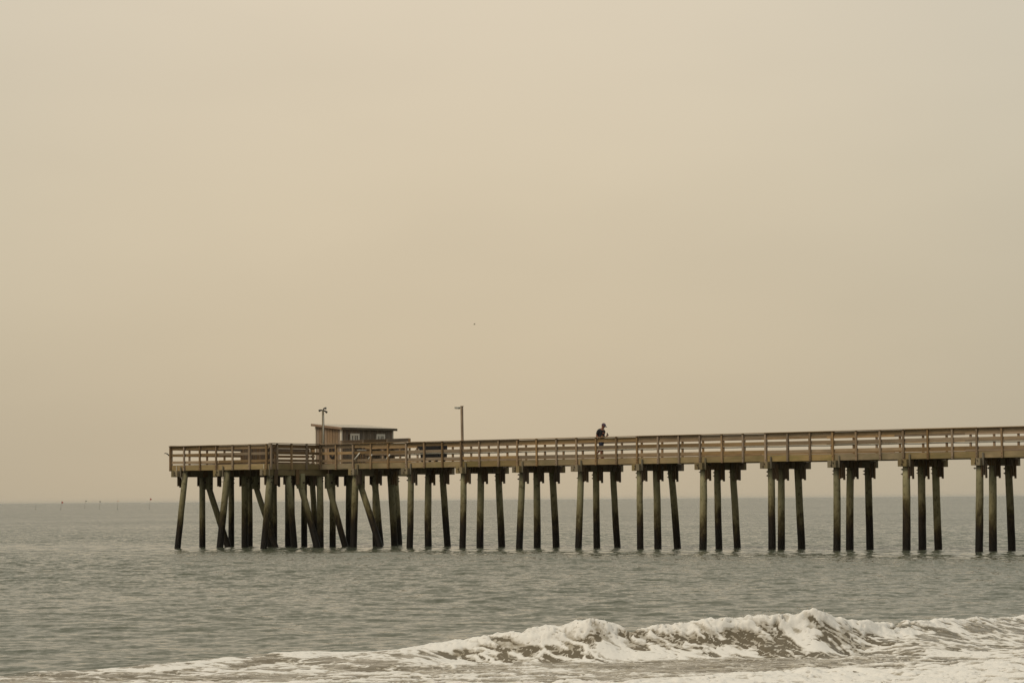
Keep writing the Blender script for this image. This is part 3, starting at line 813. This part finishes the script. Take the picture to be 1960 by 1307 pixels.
# ---- shack
def shack():
    t1, y0, y1 = -9.95, 2.22, 6.5
    t0 = -11.78
    LX, LY = t1 - t0, y1 - y0
    r = empty('pier_shack', at(t0, y0, DK), -THETA)
    tag(r, 'small wooden shack with two white windows and a low lean-to roof on the pier head', 'shack')
    hl_, hr_ = EYE + 4.10 - DK, EYE + 3.90 - DK              # wall height seaward, landward
    # inner shell
    bm = bmesh.new()
    vs = [bm.verts.new(p) for p in ((0.03, 0.03, 0), (LX - 0.03, 0.03, 0), (LX - 0.03, LY - 0.03, 0), (0.03, LY - 0.03, 0), (0.03, 0.03, hl_ - 0.02), (LX - 0.03, 0.03, hr_ - 0.02), (LX - 0.03, LY - 0.03, hr_ - 0.02), (0.03, LY - 0.03, hl_ - 0.02))]
    for f in ((0, 1, 5, 4), (1, 2, 6, 5), (2, 3, 7, 6), (3, 0, 4, 7), (4, 5, 6, 7), (3, 2, 1, 0)): bm.faces.new([vs[i] for i in f])
    bm_obj('wall_core', bm, MAT['bin_wood'], r)
    # warm plank wall facing the camera-left (near gable side)
    n = 9; wdt = (LX - 0.06) / n
    for i in range(n):
        xm = 0.03 + wdt * (i + 0.5); h = hl_ + (hr_ - hl_) * xm / LX
        board('siding_plank', (xm, 0.012, h / 2), (wdt - 0.014, 0.03 + 0.008 * (i % 2), h), MAT['siding_warm'], r)
        board('siding_plank', (xm, LY - 0.012, h / 2), (wdt - 0.014, 0.03, h), MAT['siding_dark'], r)
    # landward wall with two windows
    wins = ((0.71, 1.46), (2.88, 3.60))
    zt, zb = EYE + 3.65 - DK, EYE + 3.07 - DK - 0.16
    n = 22; wdt = LY / n
    for i in range(n):
        ym = wdt * (i + 0.5); hw = hr_ - 0.03
        hit = [a_ for a_ in wins if a_[0] + 0.04 < ym + wdt / 2 and ym - wdt / 2 < a_[1] - 0.04]
        th = 0.030 + 0.010 * (i % 2)
        if hit:
            board('siding_plank', (LX - 0.012, ym, (zb + 0.05) / 2), (th, wdt - 0.014, zb + 0.05), MAT['siding_dark'], r)
            board('siding_plank', (LX - 0.012, ym, (zt - 0.05 + hw) / 2), (th, wdt - 0.014, hw - zt + 0.05), MAT['siding_dark'], r)
        else:
            board('siding_plank', (LX - 0.012, ym, hw / 2), (th, wdt - 0.014, hw), MAT['siding_dark'], r)
    for i in range(n):
        board('siding_plank', (0.012, wdt * (i + 0.5), hl_ / 2), (0.03, wdt - 0.014, hl_), MAT['siding_dark'], r)
    board('corner_trim', (LX + 0.012, -0.022, hr_ / 2), (0.115, 0.05, hr_), MAT['white'], r)
    board('corner_trim', (LX + 0.034, 0.035, hr_ / 2), (0.03, 0.06, hr_), MAT['white'], r)
    board('corner_trim', (-0.01, -0.02, hl_ / 2), (0.07, 0.05, hl_), MAT['white'], r)
    board('corner_trim', (LX + 0.02, LY + 0.01, hr_ / 2), (0.05, 0.08, hr_), MAT['white'], r)
    for a_, b_ in wins:
        bm = bmesh.new(); ym = (a_ + b_) / 2; zc = (zt + zb) / 2; fx_ = LX + 0.025
        add_box(bm, (fx_, ym, zt - 0.055), (0.06, b_ - a_, 0.12)); add_box(bm, (fx_, ym, zb + 0.05), (0.07, b_ - a_, 0.11))
        add_box(bm, (fx_, a_ + 0.06, zc), (0.058, 0.125, zt - zb - 0.22)); add_box(bm, (fx_, b_ - 0.06, zc), (0.058, 0.125, zt - zb - 0.22))
        f = bm_obj('window', bm, MAT['white'], r)
        inner0, inner1 = a_ + 0.125, b_ - 0.125
        w_ = inner1 - inner0
        link('pane', box_mesh(0.012, w_ * 0.5 - 0.035, zt - zb - 0.22, MAT['glass']), f, (LX - 0.002, inner0 + w_ * 0.25, zc))
        link('pane', box_mesh(0.012, w_ * 0.5 - 0.035, zt - zb - 0.22, MAT['glass']), f, (LX - 0.004, inner1 - w_ * 0.25, zc))
        link('sash_bar', box_mesh(0.04, 0.07, zt - zb - 0.222, MAT['white']), f, (LX + 0.012, ym, zc))
        link('curtain', box_mesh(0.012, w_ * 0.16, zt - zb - 0.23, MAT['white']), f, (LX + 0.012, inner0 + w_ * 0.30, zc))
        link('curtain', box_mesh(0.012, w_ * 0.13, zt - zb - 0.23, MAT['white']), f, (LX + 0.012, inner1 - w_ * 0.2, zc))
    sl_ = math.atan2(hr_ - hl_, LX)
    ov = 0.19
    LR = (LX + 2 * ov) / math.cos(sl_)
    rf = board('roof', (LX / 2, LY / 2, (hl_ + hr_) / 2 + 0.075), (LR, LY + 0.30, 0.04), MAT['roofing'], r, rot=(0, -sl_, 0))
    board('roof_fascia', (LX / 2, -0.17, (hl_ + hr_) / 2 + 0.025), (LR, 0.035, 0.125), MAT['roof_edge'], r, rot=(0, -sl_, 0))
    board('roof_fascia', (LX + ov + 0.02, LY / 2, hr_ + (hr_ - hl_) * ov / LX + 0.025), (0.035, LY + 0.34, 0.13), MAT['roof_edge_dark'], r)
    board('roof_fascia', (-ov - 0.02, LY / 2, hl_ - (hr_ - hl_) * ov / LX + 0.025), (0.035, LY + 0.34, 0.13), MAT['roof_edge_dark'], r)
    return r
shack()

# ---- coil of black rope hanging on the shack
bm = bmesh.new()
for k, (rw, rh, dy_) in enumerate(((0.19, 0.30, 0.0), (0.215, 0.335, -0.03), (0.165, 0.27, -0.055))):
    pts = [(rw * math.cos(a_ * math.tau / 28) + 0.01 * k, dy_ + 0.01 * math.sin(3 * a_), rh * math.sin(a_ * math.tau / 28) * (1.0 if math.sin(a_ * math.tau / 28) < 0 else 1.15)) for a_ in range(29)]
    tube_bm(bm, pts, 0.028, 7, caps=False)
tube_bm(bm, [(0.02, -0.03, 0.33), (0.10, -0.05, 0.18), (0.12, -0.05, -0.05)], 0.018, 6)
ropeo = bm_obj('rope_coil', bm, MAT['rope'], None, at(-10.52, 2.16, EYE + 2.62), (0, 0, -THETA))
tag(ropeo, 'coil of black rope hanging on the warm plank wall of the shack', 'rope coil')

# ---- light poles
p1 = empty('light_pole', at(-9.68, 0.48, DK), -THETA)
tag(p1, 'light pole with three black floodlights in front of the shack', 'light pole', 'light poles on the pier')
h1 = EYE + 4.83 - DK
tube('pole', [(0, 0, 0), (0.0, 0, h1 * 0.5), (-0.02, 0, h1)], [0.075, 0.07, 0.058], MAT['grey_board'], p1, 12)
tube('pipe', [(0.06, -0.05, 0.3), (0.055, -0.05, h1 - 0.25)], 0.016, MAT['galv'], p1, 6)
tube('bracket', [(-0.14, -0.02, h1 + 0.03), (-0.02, 0.0, h1 + 0.0), (0.10, 0.02, h1 - 0.02)], 0.038, MAT['iron'], p1, 8)
def flood(loc, rot):
    bm = bmesh.new()
    tube_bm(bm, [(0, 0, 0), (0.04, 0, 0), (0.10, 0, 0), (0.155, 0, 0)], [0.03, 0.042, 0.055, 0.06], 12)
    o = bm_obj('floodlight', bm, MAT['iron'], p1, loc, rot)
    tube('lens', [(0.151, 0, 0), (0.161, 0, 0)], 0.05, MAT['galv'], o, 12)
flood((-0.10, -0.02, h1 + 0.03), (0, math.radians(12), math.radians(200)))
flood((0.03, 0.0, h1 + 0.11), (0, math.radians(-6), math.radians(12)))
flood((0.10, 0.02, h1 - 0.01), (0, math.radians(38), math.radians(20)))
tube('stem', [(0.0, 0, h1 - 0.03), (0.01, 0, h1 + 0.10), (0.07, 0.01, h1 + 0.12)], 0.026, MAT['iron'], p1, 8)

p2 = empty('light_pole', at(-0.04, 0.40, DK), -THETA)
tag(p2, 'square wooden light pole with one small shoebox lamp at its tip', 'light pole', 'light poles on the pier')
h2 = EYE + 4.80 - DK
board('pole', (-0.015, 0, h2 / 2 - 0.05), (0.108, 0.108, h2 + 0.1), MAT['post'], p2, 0.0, rot=(0, math.radians(-0.7), 0))
board('pole_cap', (-0.02, 0, h2 - 0.01), (0.13, 0.13, 0.03), MAT['post'], p2)
bm = bmesh.new(); tube_bm(bm, [(-0.02, -0.02, h2 - 0.07), (-0.16, -0.05, h2 - 0.065), (-0.2, -0.06, h2 - 0.07)], 0.03, 8)
bm_obj('lamp_arm', bm, MAT['galv'], p2)
lh = board('lamp_head', (-0.27, -0.07, h2 - 0.085), (0.24, 0.18, 0.09), MAT['galv'], p2, rot=(0, math.radians(4), 0.2))
link('lens', box_mesh(0.2, 0.14, 0.02, MAT['white']), lh, (0, 0, -0.05))

# ---- black covered cart behind the near railing
def cart():
    r = empty('covered_cart', at(-2.55, 1.05, DK), -THETA)
    tag(r, 'bulky black covered cart standing on the deck behind the near railing', 'cart')
    bm = bmesh.new()
    prof = [(-0.62, 0.10), (0.66, 0.10), (0.68, 0.50), (0.70, 0.84), (0.66, 0.90), (-0.70, 0.92), (-0.80, 0.86), (-0.80, 0.78), (-0.62, 0.72), (-0.60, 0.45), (-0.52, 0.42), (-0.50, 0.16)]
    a_ = [bm.verts.new((x, -0.36, z)) for x, z in prof]; b_ = [bm.verts.new((x, 0.36, z)) for x, z in prof]
    n = len(prof)
    for i in range(n): bm.faces.new((a_[i], a_[(i + 1) % n], b_[(i + 1) % n], b_[i]))
    bm.faces.new(a_[::-1]); bm.faces.new(b_)
    bmesh.ops.bevel(bm, geom=[e for e in bm.edges if abs((e.verts[0].co - e.verts[1].co).y) < 0.01], offset=0.03, segments=2, affect='EDGES')
    bm_obj('cover', bm, MAT['black'], r)
    for x in (-0.45, 0.5):
        for y in (-0.3, 0.3):
            wv = bmesh.new(); tube_bm(wv, [(x, y - 0.03, 0.09), (x, y + 0.03, 0.09)], 0.09, 14)
            bm_obj('wheel', wv, MAT['iron'], r)
    tube('handle', [(-0.78, -0.2, 0.72), (-0.92, -0.22, 0.68), (-1.02, -0.22, 0.60), (-1.08, -0.22, 0.47), (-1.06, -0.22, 0.40)], [0.015, 0.014, 0.02, 0.022, 0.02], MAT['rust'], r, 7)
    tube('handle', [(-0.88, -0.1, 0.74), (-0.96, -0.12, 0.68), (-1.0, -0.14, 0.60)], 0.012, MAT['iron'], r, 6)
cart()

# ---- low dark plank bin on the pier head
def low_bin():
    r = empty('plank_bin', at(-16.15, 1.0, DK), -THETA)
    tag(r, 'low dark plank storage bin on the pier head behind the seaward railing', 'storage bin')
    L, D_, H_ = 1.72, 0.7, 0.95
    bm = bmesh.new(); add_box(bm, (L / 2, D_ / 2, H_ / 2), (L - 0.06, D_ - 0.06, H_ - 0.04)); bm_obj('core', bm, MAT['black'], r)
    n = 11
    for i in range(n):
        board('plank', (L * (i + 0.5) / n, 0, H_ / 2), (L / n - 0.012, 0.03, H_), MAT['bin_wood'], r)
    for i in range(5):
        board('plank', (L, D_ * (i + 0.5) / 5, H_ / 2), (0.03, D_ / 5 - 0.012, H_), MAT['bin_wood'], r)
    board('lid', (L / 2, D_ / 2, H_ + 0.02), (L + 0.08, D_ + 0.08, 0.035), MAT['bin_wood'], r)
low_bin()

# ---- narrow stand with a grey top behind the near rail
t_ = empty('cutting_stand', at(-7.42, 1.0, DK), -THETA)
tag(t_, 'narrow stand with a grey top and thin legs behind the near railing', 'stand')
board('top', (0, 0, 0.69), (0.24, 0.5, 0.07), MAT['galv'], t_)
for x in (-0.07, 0.07):
    for y in (-0.18, 0.18):
        board('leg', (x, y, 0.33), (0.035, 0.04, 0.66), MAT['rail'], t_)
board('shelf', (0, 0, 0.3), (0.18, 0.42, 0.03), MAT['rail'], t_)

# ---- white rod holders on the near railing
for (ta, za, tb, zb_, lab) in ((-7.20, 2.17, -6.86, 2.52, 'longest slanted white pipe rod holder on the near railing, nearest the shack'),
                               (-6.22, 2.185, -6.00, 2.42, 'middle slanted white pipe rod holder on the near railing'),
                               (-4.99, 2.165, -4.77, 2.40, 'slanted white pipe rod holder on the near railing, nearest the square light pole')):
    o = tube('rod_holder', [(0, 0, 0), ((tb - ta) / 2, 0.02, (zb_ - za) / 2), (tb - ta, 0.04, zb_ - za)], 0.034, MAT['pvc'], None, 10, at(ta, 0.175, EYE + za))
    o.rotation_euler = (0, 0, -THETA)
    tag(o, lab, 'rod holder', 'white rod holders on the railing')

# ---- walking man
def skin_body(name, verts, edges, radii, mat, parent, root=0, sub=2):
    me = bpy.data.meshes.new(name)
    me.from_pydata(verts, edges, [])
    o = link(name, me, parent)
    md = o.modifiers.new('skin', 'SKIN'); md.use_smooth_shade = True
    if not me.skin_vertices: me.skin_vertices.new(name='')
    for i, r in enumerate(radii):
        sv = me.skin_vertices[0].data[i]
        sv.radius = r if isinstance(r, tuple) else (r, r)
        sv.use_root = (i == root)
    sb = o.modifiers.new('sub', 'SUBSURF'); sb.levels = sub; sb.render_levels = sub
    dg = bpy.context.evaluated_depsgraph_get(); dg.update()
    me2 = bpy.data.meshes.new_from_object(o.evaluated_get(dg))
    o.modifiers.clear(); o.data = me2
    me2.materials.clear(); me2.materials.append(mat)
    for p_ in me2.polygons: p_.use_smooth = True
    return o

def person():
    r = empty('person', at(8.04, 1.35, DK), -THETA)
    tag(r, 'person in a black t-shirt and cap walking along the pier looking at a phone', 'person')
    # local +x = walking direction, -y = the side seen from the shore
    V = [(0, 0, 0.90), (-0.01, 0, 1.08), (-0.01, 0, 1.26), (0.015, 0, 1.42), (0.075, 0, 1.505),                      # 0-4 pelvis .. neck
         (0.115, 0, 1.555), (0.155, 0, 1.625), (0.155, 0, 1.702),                                              # 5-7 head
         (0.02, -0.09, 0.86), (0.06, -0.095, 0.48), (0.035, -0.095, 0.09), (0.10, -0.10, 0.045), (0.20, -0.105, 0.03),    # 8-12 near leg, planted
         (-0.02, 0.09, 0.86), (-0.10, 0.095, 0.49), (-0.40, 0.095, 0.22), (-0.42, 0.095, 0.13), (-0.34, 0.1, 0.03),       # 13-17 far leg, trailing
         (-0.045, -0.19, 1.40), (-0.135, -0.235, 1.12), (0.06, -0.22, 1.02), (0.14, -0.19, 1.07),                  # 18-21 near arm
         (0.01, 0.19, 1.40), (-0.03, 0.235, 1.12), (0.19, 0.17, 1.08), (0.25, 0.12, 1.14)]                         # 22-25 far arm
    Ed = [(0, 1), (1, 2), (2, 3), (3, 4), (4, 5), (5, 6), (6, 7), (0, 8), (8, 9), (9, 10), (10, 11), (11, 12), (0, 13), (13, 14), (14, 15), (15, 16), (16, 17),
          (3, 18), (18, 19), (19, 20), (20, 21), (3, 22), (22, 23), (23, 24), (24, 25)]
    Rr = [(0.15, 0.125), (0.155, 0.13), (0.165, 0.135), (0.12, 0.10), 0.058, 0.068, 0.094, 0.075,
          0.095, 0.062, 0.042, 0.045, 0.032, 0.095, 0.062, 0.042, 0.042, 0.032,
          0.06, 0.045, 0.034, 0.03, 0.06, 0.045, 0.034, 0.03]
    skin_body('body', V, Ed, Rr, MAT['skin'], r)
    # t-shirt
    Vs = [(0, 0, 0.93), (-0.01, 0, 1.08), (-0.012, 0, 1.26), (0.015, 0, 1.415), (0.068, 0, 1.487), (-0.05, -0.19, 1.395), (-0.10, -0.222, 1.19), (0.01, 0.19, 1.395), (-0.012, 0.222, 1.19)]
    Es = [(0, 1), (1, 2), (2, 3), (3, 4), (3, 5), (5, 6), (3, 7), (7, 8)]
    Rs = [(0.205, 0.17), (0.225, 0.18), (0.215, 0.17), (0.155, 0.13), 0.078, 0.085, 0.075, 0.085, 0.075]
    sh = skin_body('t_shirt', Vs, Es, Rs, MAT['shirt'], r)
    # shorts
    Vp = [(0, 0, 0.97), (0, 0, 0.88), (0.025, -0.095, 0.80), (0.055, -0.10, 0.53), (-0.025, 0.095, 0.80), (-0.085, 0.10, 0.54)]
    skin_body('shorts', Vp, [(0, 1), (1, 2), (2, 3), (1, 4), (4, 5)], [(0.165, 0.14), (0.165, 0.14), 0.115, 0.098, 0.115, 0.098], MAT['shorts'], r)
    # cap
    bm = bmesh.new()
    bmesh.ops.create_uvsphere(bm, u_segments=16, v_segments=10, radius=0.108)
    bmesh.ops.delete(bm, geom=[v for v in bm.verts if v.co.z < -0.02], context='VERTS')
    bmesh.ops.scale(bm, vec=(1.12, 0.94, 0.95), verts=bm.verts)
    for f in bm.faces: f.smooth = True
    cp = bm_obj('cap', bm, MAT['cap_cloth'], r, (0.155, 0, 1.675), (0, math.radians(24), 0))
    bm = bmesh.new()
    for k, (x, z) in enumerate(((0.06, 0.0), (0.13, 0.004), (0.19, -0.012), (0.215, -0.02))):
        wd = (0.095, 0.09, 0.07, 0.04)[k]
        for yy, zz in ((-wd, -0.014), (0, 0.004), (wd, -0.014)): bm.verts.new((x, yy, z + zz))
    bm.verts.ensure_lookup_table()
    for k in range(3):
        for j in range(2): bm.faces.new([bm.verts[i] for i in (k * 3 + j, k * 3 + j + 1, k * 3 + j + 4, k * 3 + j + 3)])
    rs = bmesh.ops.solidify(bm, geom=bm.faces[:], thickness=0.008)
    bm_obj('brim', bm, MAT['cap_brim'], cp)
    # face
    bm = bmesh.new()
    tube_bm(bm, [(0.237, 0, 1.640), (0.258, 0, 1.597), (0.245, 0, 1.586)], [0.012, 0.02, 0.012], 8); bm_obj('nose', bm, MAT['skin'], r)
    for y in (-0.033, 0.033):
        bm = bmesh.new(); bmesh.ops.create_uvsphere(bm, u_segments=8, v_segments=6, radius=0.012); bm_obj('eye', bm, MAT['hair'], r, (0.238, y, 1.640))
    bm = bmesh.new(); add_box(bm, (0.222, 0, 1.562), (0.02, 0.045, 0.008)); bm_obj('mouth', bm, MAT['cap_cloth'], r)
    for y in (-0.088, 0.088):
        bm = bmesh.new(); bmesh.ops.create_uvsphere(bm, u_segments=10, v_segments=6, radius=0.03); bmesh.ops.scale(bm, vec=(0.7, 0.35, 1.1), verts=bm.verts); bm_obj('ear', bm, MAT['skin'], r, (0.135, y, 1.628))
    bm = bmesh.new(); bmesh.ops.create_uvsphere(bm, u_segments=14, v_segments=8, radius=0.098)
    bmesh.ops.delete(bm, geom=[v for v in bm.verts if v.co.x > 0.03], context='VERTS'); bm_obj('hair', bm, MAT['hair'], r, (0.138, 0, 1.645))
    # hands with fingers
    def hand(px, py, pz, sgn, holding):
        bm = bmesh.new()
        add_box(bm, (0.035, 0, 0.0), (0.09, 0.03, 0.075))
        bmesh.ops.bevel(bm, geom=bm.edges[:], offset=0.012, segments=2, affect='EDGES')
        for j in range(4):
            z = 0.028 - 0.019 * j; L = (0.07, 0.078, 0.073, 0.058)[j]
            cv = (0.0, 0.02, 0.05) if holding else (0.0, 0.01, 0.02)
            tube_bm(bm, [(0.07, 0, z), (0.075 + L * 0.5, sgn * cv[1], z), (0.07 + L * 0.8, sgn * cv[2], z)], [0.010, 0.009, 0.007], 7)
        tube_bm(bm, [(0.02, 0, 0.035), (0.05, sgn * 0.015, 0.062), (0.085, sgn * 0.03, 0.07)], [0.012, 0.011, 0.008], 7)
        return bm_obj('hand', bm, MAT['skin'], r, (px, py, pz), (0, math.radians(-35), math.radians(14) * -sgn))
    hand(0.13, -0.185, 1.065, 1, False)
    hand(0.245, 0.125, 1.135, -1, True)
    # shirt print: a short illegible row of letter-like strokes across the chest
    random.seed(5)
    for i in range(7):
        a_ = math.radians(-62 + 17 * i)
        bm = bmesh.new(); add_box(bm, (0, 0, 0), (0.008, 0.034, 0.055 + 0.012 * (i % 2)))
        bm_obj('print', bm, MAT['print'], sh, (-0.012 + 0.176 * math.cos(a_), 0.150 * math.sin(a_) , 1.275), (0, 0, a_))
    # sandals
    for x, y, z, rx in ((0.11, -0.10, 0.012, 0.0), (-0.37, 0.10, 0.05, 0.9)):
        bm = bmesh.new(); add_box(bm, (0, 0, 0), (0.27, 0.10, 0.022)); bmesh.ops.bevel(bm, geom=bm.edges[:], offset=0.01, segments=2, affect='EDGES')
        add_box(bm, (0.05, 0, 0.045), (0.035, 0.098, 0.07))
        bm_obj('sandal', bm, MAT['sandal'], r, (x, y, z), (0, rx, 0))
    # phone: a thing held in the hand
    r.scale = (0.99, 0.99, 0.99)
    ph = empty('phone', at(8.04 + 0.31, 1.35 + 0.10, DK + 1.21), -THETA)
    tag(ph, 'dark phone held up in the hand of the walking person', 'phone')
    board('phone_body', (0, 0, 0), (0.012, 0.075, 0.15), MAT['iron'], ph, rot=(0, math.radians(-25), 0))
    board('screen', (-0.008, 0, 0.003), (0.004, 0.068, 0.138), MAT['glass'], ph, rot=(0, math.radians(-25), 0))
person()
random.seed(11)

# ---- net markers far out on the left
marks = ((-181.6, 975, 2.3, None, 'faintest pole marker, bare and leaning, farthest left on the sea'),
         (-160.8, 911, 3.07, 'flag_red', 'pole marker with a small red flag, second from the left on the horizon'),
         (-181.9, 1088, 3.55, 'flag_dark', 'pole marker with a tiny dark pennant, left of the other dark flag'),
         (-158.0, 980, 3.2, 'flag_dark', 'pole marker with a dark drooping flag, between the pennant and the orange tip'),
         (-137.3, 890, 3.27, 'flag_orange', 'pole marker with a small orange tip far out on the sea'),
         (-131.3, 926, 3.97, 'flag_red', 'tallest pole marker with a red flag, nearest the pier head'))
for i, (x, y, h, fl, lab) in enumerate(marks):
    r = empty('net_marker', (x, y, 0))
    tag(r, lab, 'net marker', 'flagged net markers far out on the sea')
    lean = (0.12, 0.14, 0.16, 0.0, 0.02, 0.06)[i]
    tube('pole', [(0, 0, -0.4), (lean * h * 0.5, 0, h * 0.5), (lean * h, 0, h)], [0.042, 0.038, 0.03], MAT['grey_board'], r, 8)
    bm = bmesh.new(); bmesh.ops.create_uvsphere(bm, u_segments=12, v_segments=8, radius=0.16); bmesh.ops.scale(bm, vec=(1, 1, 0.8), verts=bm.verts)
    bm_obj('float', bm, MAT['flag_dark'], r, (0.02, 0, 0.04))
    if fl:
        bm = bmesh.new()
        x0 = lean * h; big = {'flag_red': 1.0, 'flag_dark': 0.8, 'flag_orange': 0.55}[fl]
        pts = [(x0 - 0.02, h), (x0 + 0.40 * big, h - 0.22), (x0 + 0.62 * big, h - 0.62 * big), (x0 + 0.1, h - 0.75 * big), (x0 - 0.06, h - 0.7 * big)]
        a_ = [bm.verts.new((px_, -0.015 + 0.05 * math.sin(4 * px_), pz_)) for px_, pz_ in pts]; b_ = [bm.verts.new((v.co.x, v.co.y + 0.03, v.co.z)) for v in a_]
        bm.faces.new(a_); bm.faces.new(b_[::-1])
        for k in range(5): bm.faces.new((a_[k], b_[k], b_[(k + 1) % 5], a_[(k + 1) % 5]))
        bm_obj('flag', bm, MAT[fl], r)

# ---- tiny bird in flight over the water
bm = bmesh.new()
tube_bm(bm, [(-0.055, 0, -0.004), (-0.03, 0, 0), (0.0, 0, 0.003), (0.03, 0, 0.004), (0.05, 0, 0.002)], [0.004, 0.013, 0.016, 0.012, 0.003], 8)
for sg in (-1, 1):
    v = [bm.verts.new(p) for p in ((0.022, sg * 0.008, 0.006), (-0.018, sg * 0.008, 0.006), (-0.012, sg * 0.07, 0.026), (-0.03, sg * 0.15, 0.012), (0.014, sg * 0.07, 0.03))]
    bm.faces.new((v[0], v[1], v[2], v[4])); bm.faces.new((v[4], v[2], v[3]))
b_ = bm_obj('bird', bm, MAT['gull'], None, (-1.25, 85.0, EYE + 5.82), (0.1, 0.1, math.radians(200)))
b_.scale = (0.8, 0.8, 0.8)
tag(b_, 'tiny bird gliding alone in the hazy sky above the pier', 'bird')

# ------------------------------------------------------------------ the smoky air itself
bm = bmesh.new()
add_box(bm, (0, 7000, 3.55), (30000, 22000, 10.1))
hz = bm_obj('haze', bm, bpy.data.materials.new('haze_air'), None)
hm = hz.data.materials[0]; hm.use_nodes = True
t = NT(hm.node_tree); t.n.clear()
o_ = t.node('ShaderNodeOutputMaterial'); pv = t.node('ShaderNodeVolumePrincipled')
pv.inputs['Color'].default_value = (0.97, 0.955, 0.92, 1)
pv.inputs['Density'].default_value = 0.00004
pv.inputs['Anisotropy'].default_value = 0.55
t.l.new(pv.outputs[0], o_.inputs['Volume'])
tag(hz, 'thin smoky haze lying over the water', 'haze', kind='stuff')
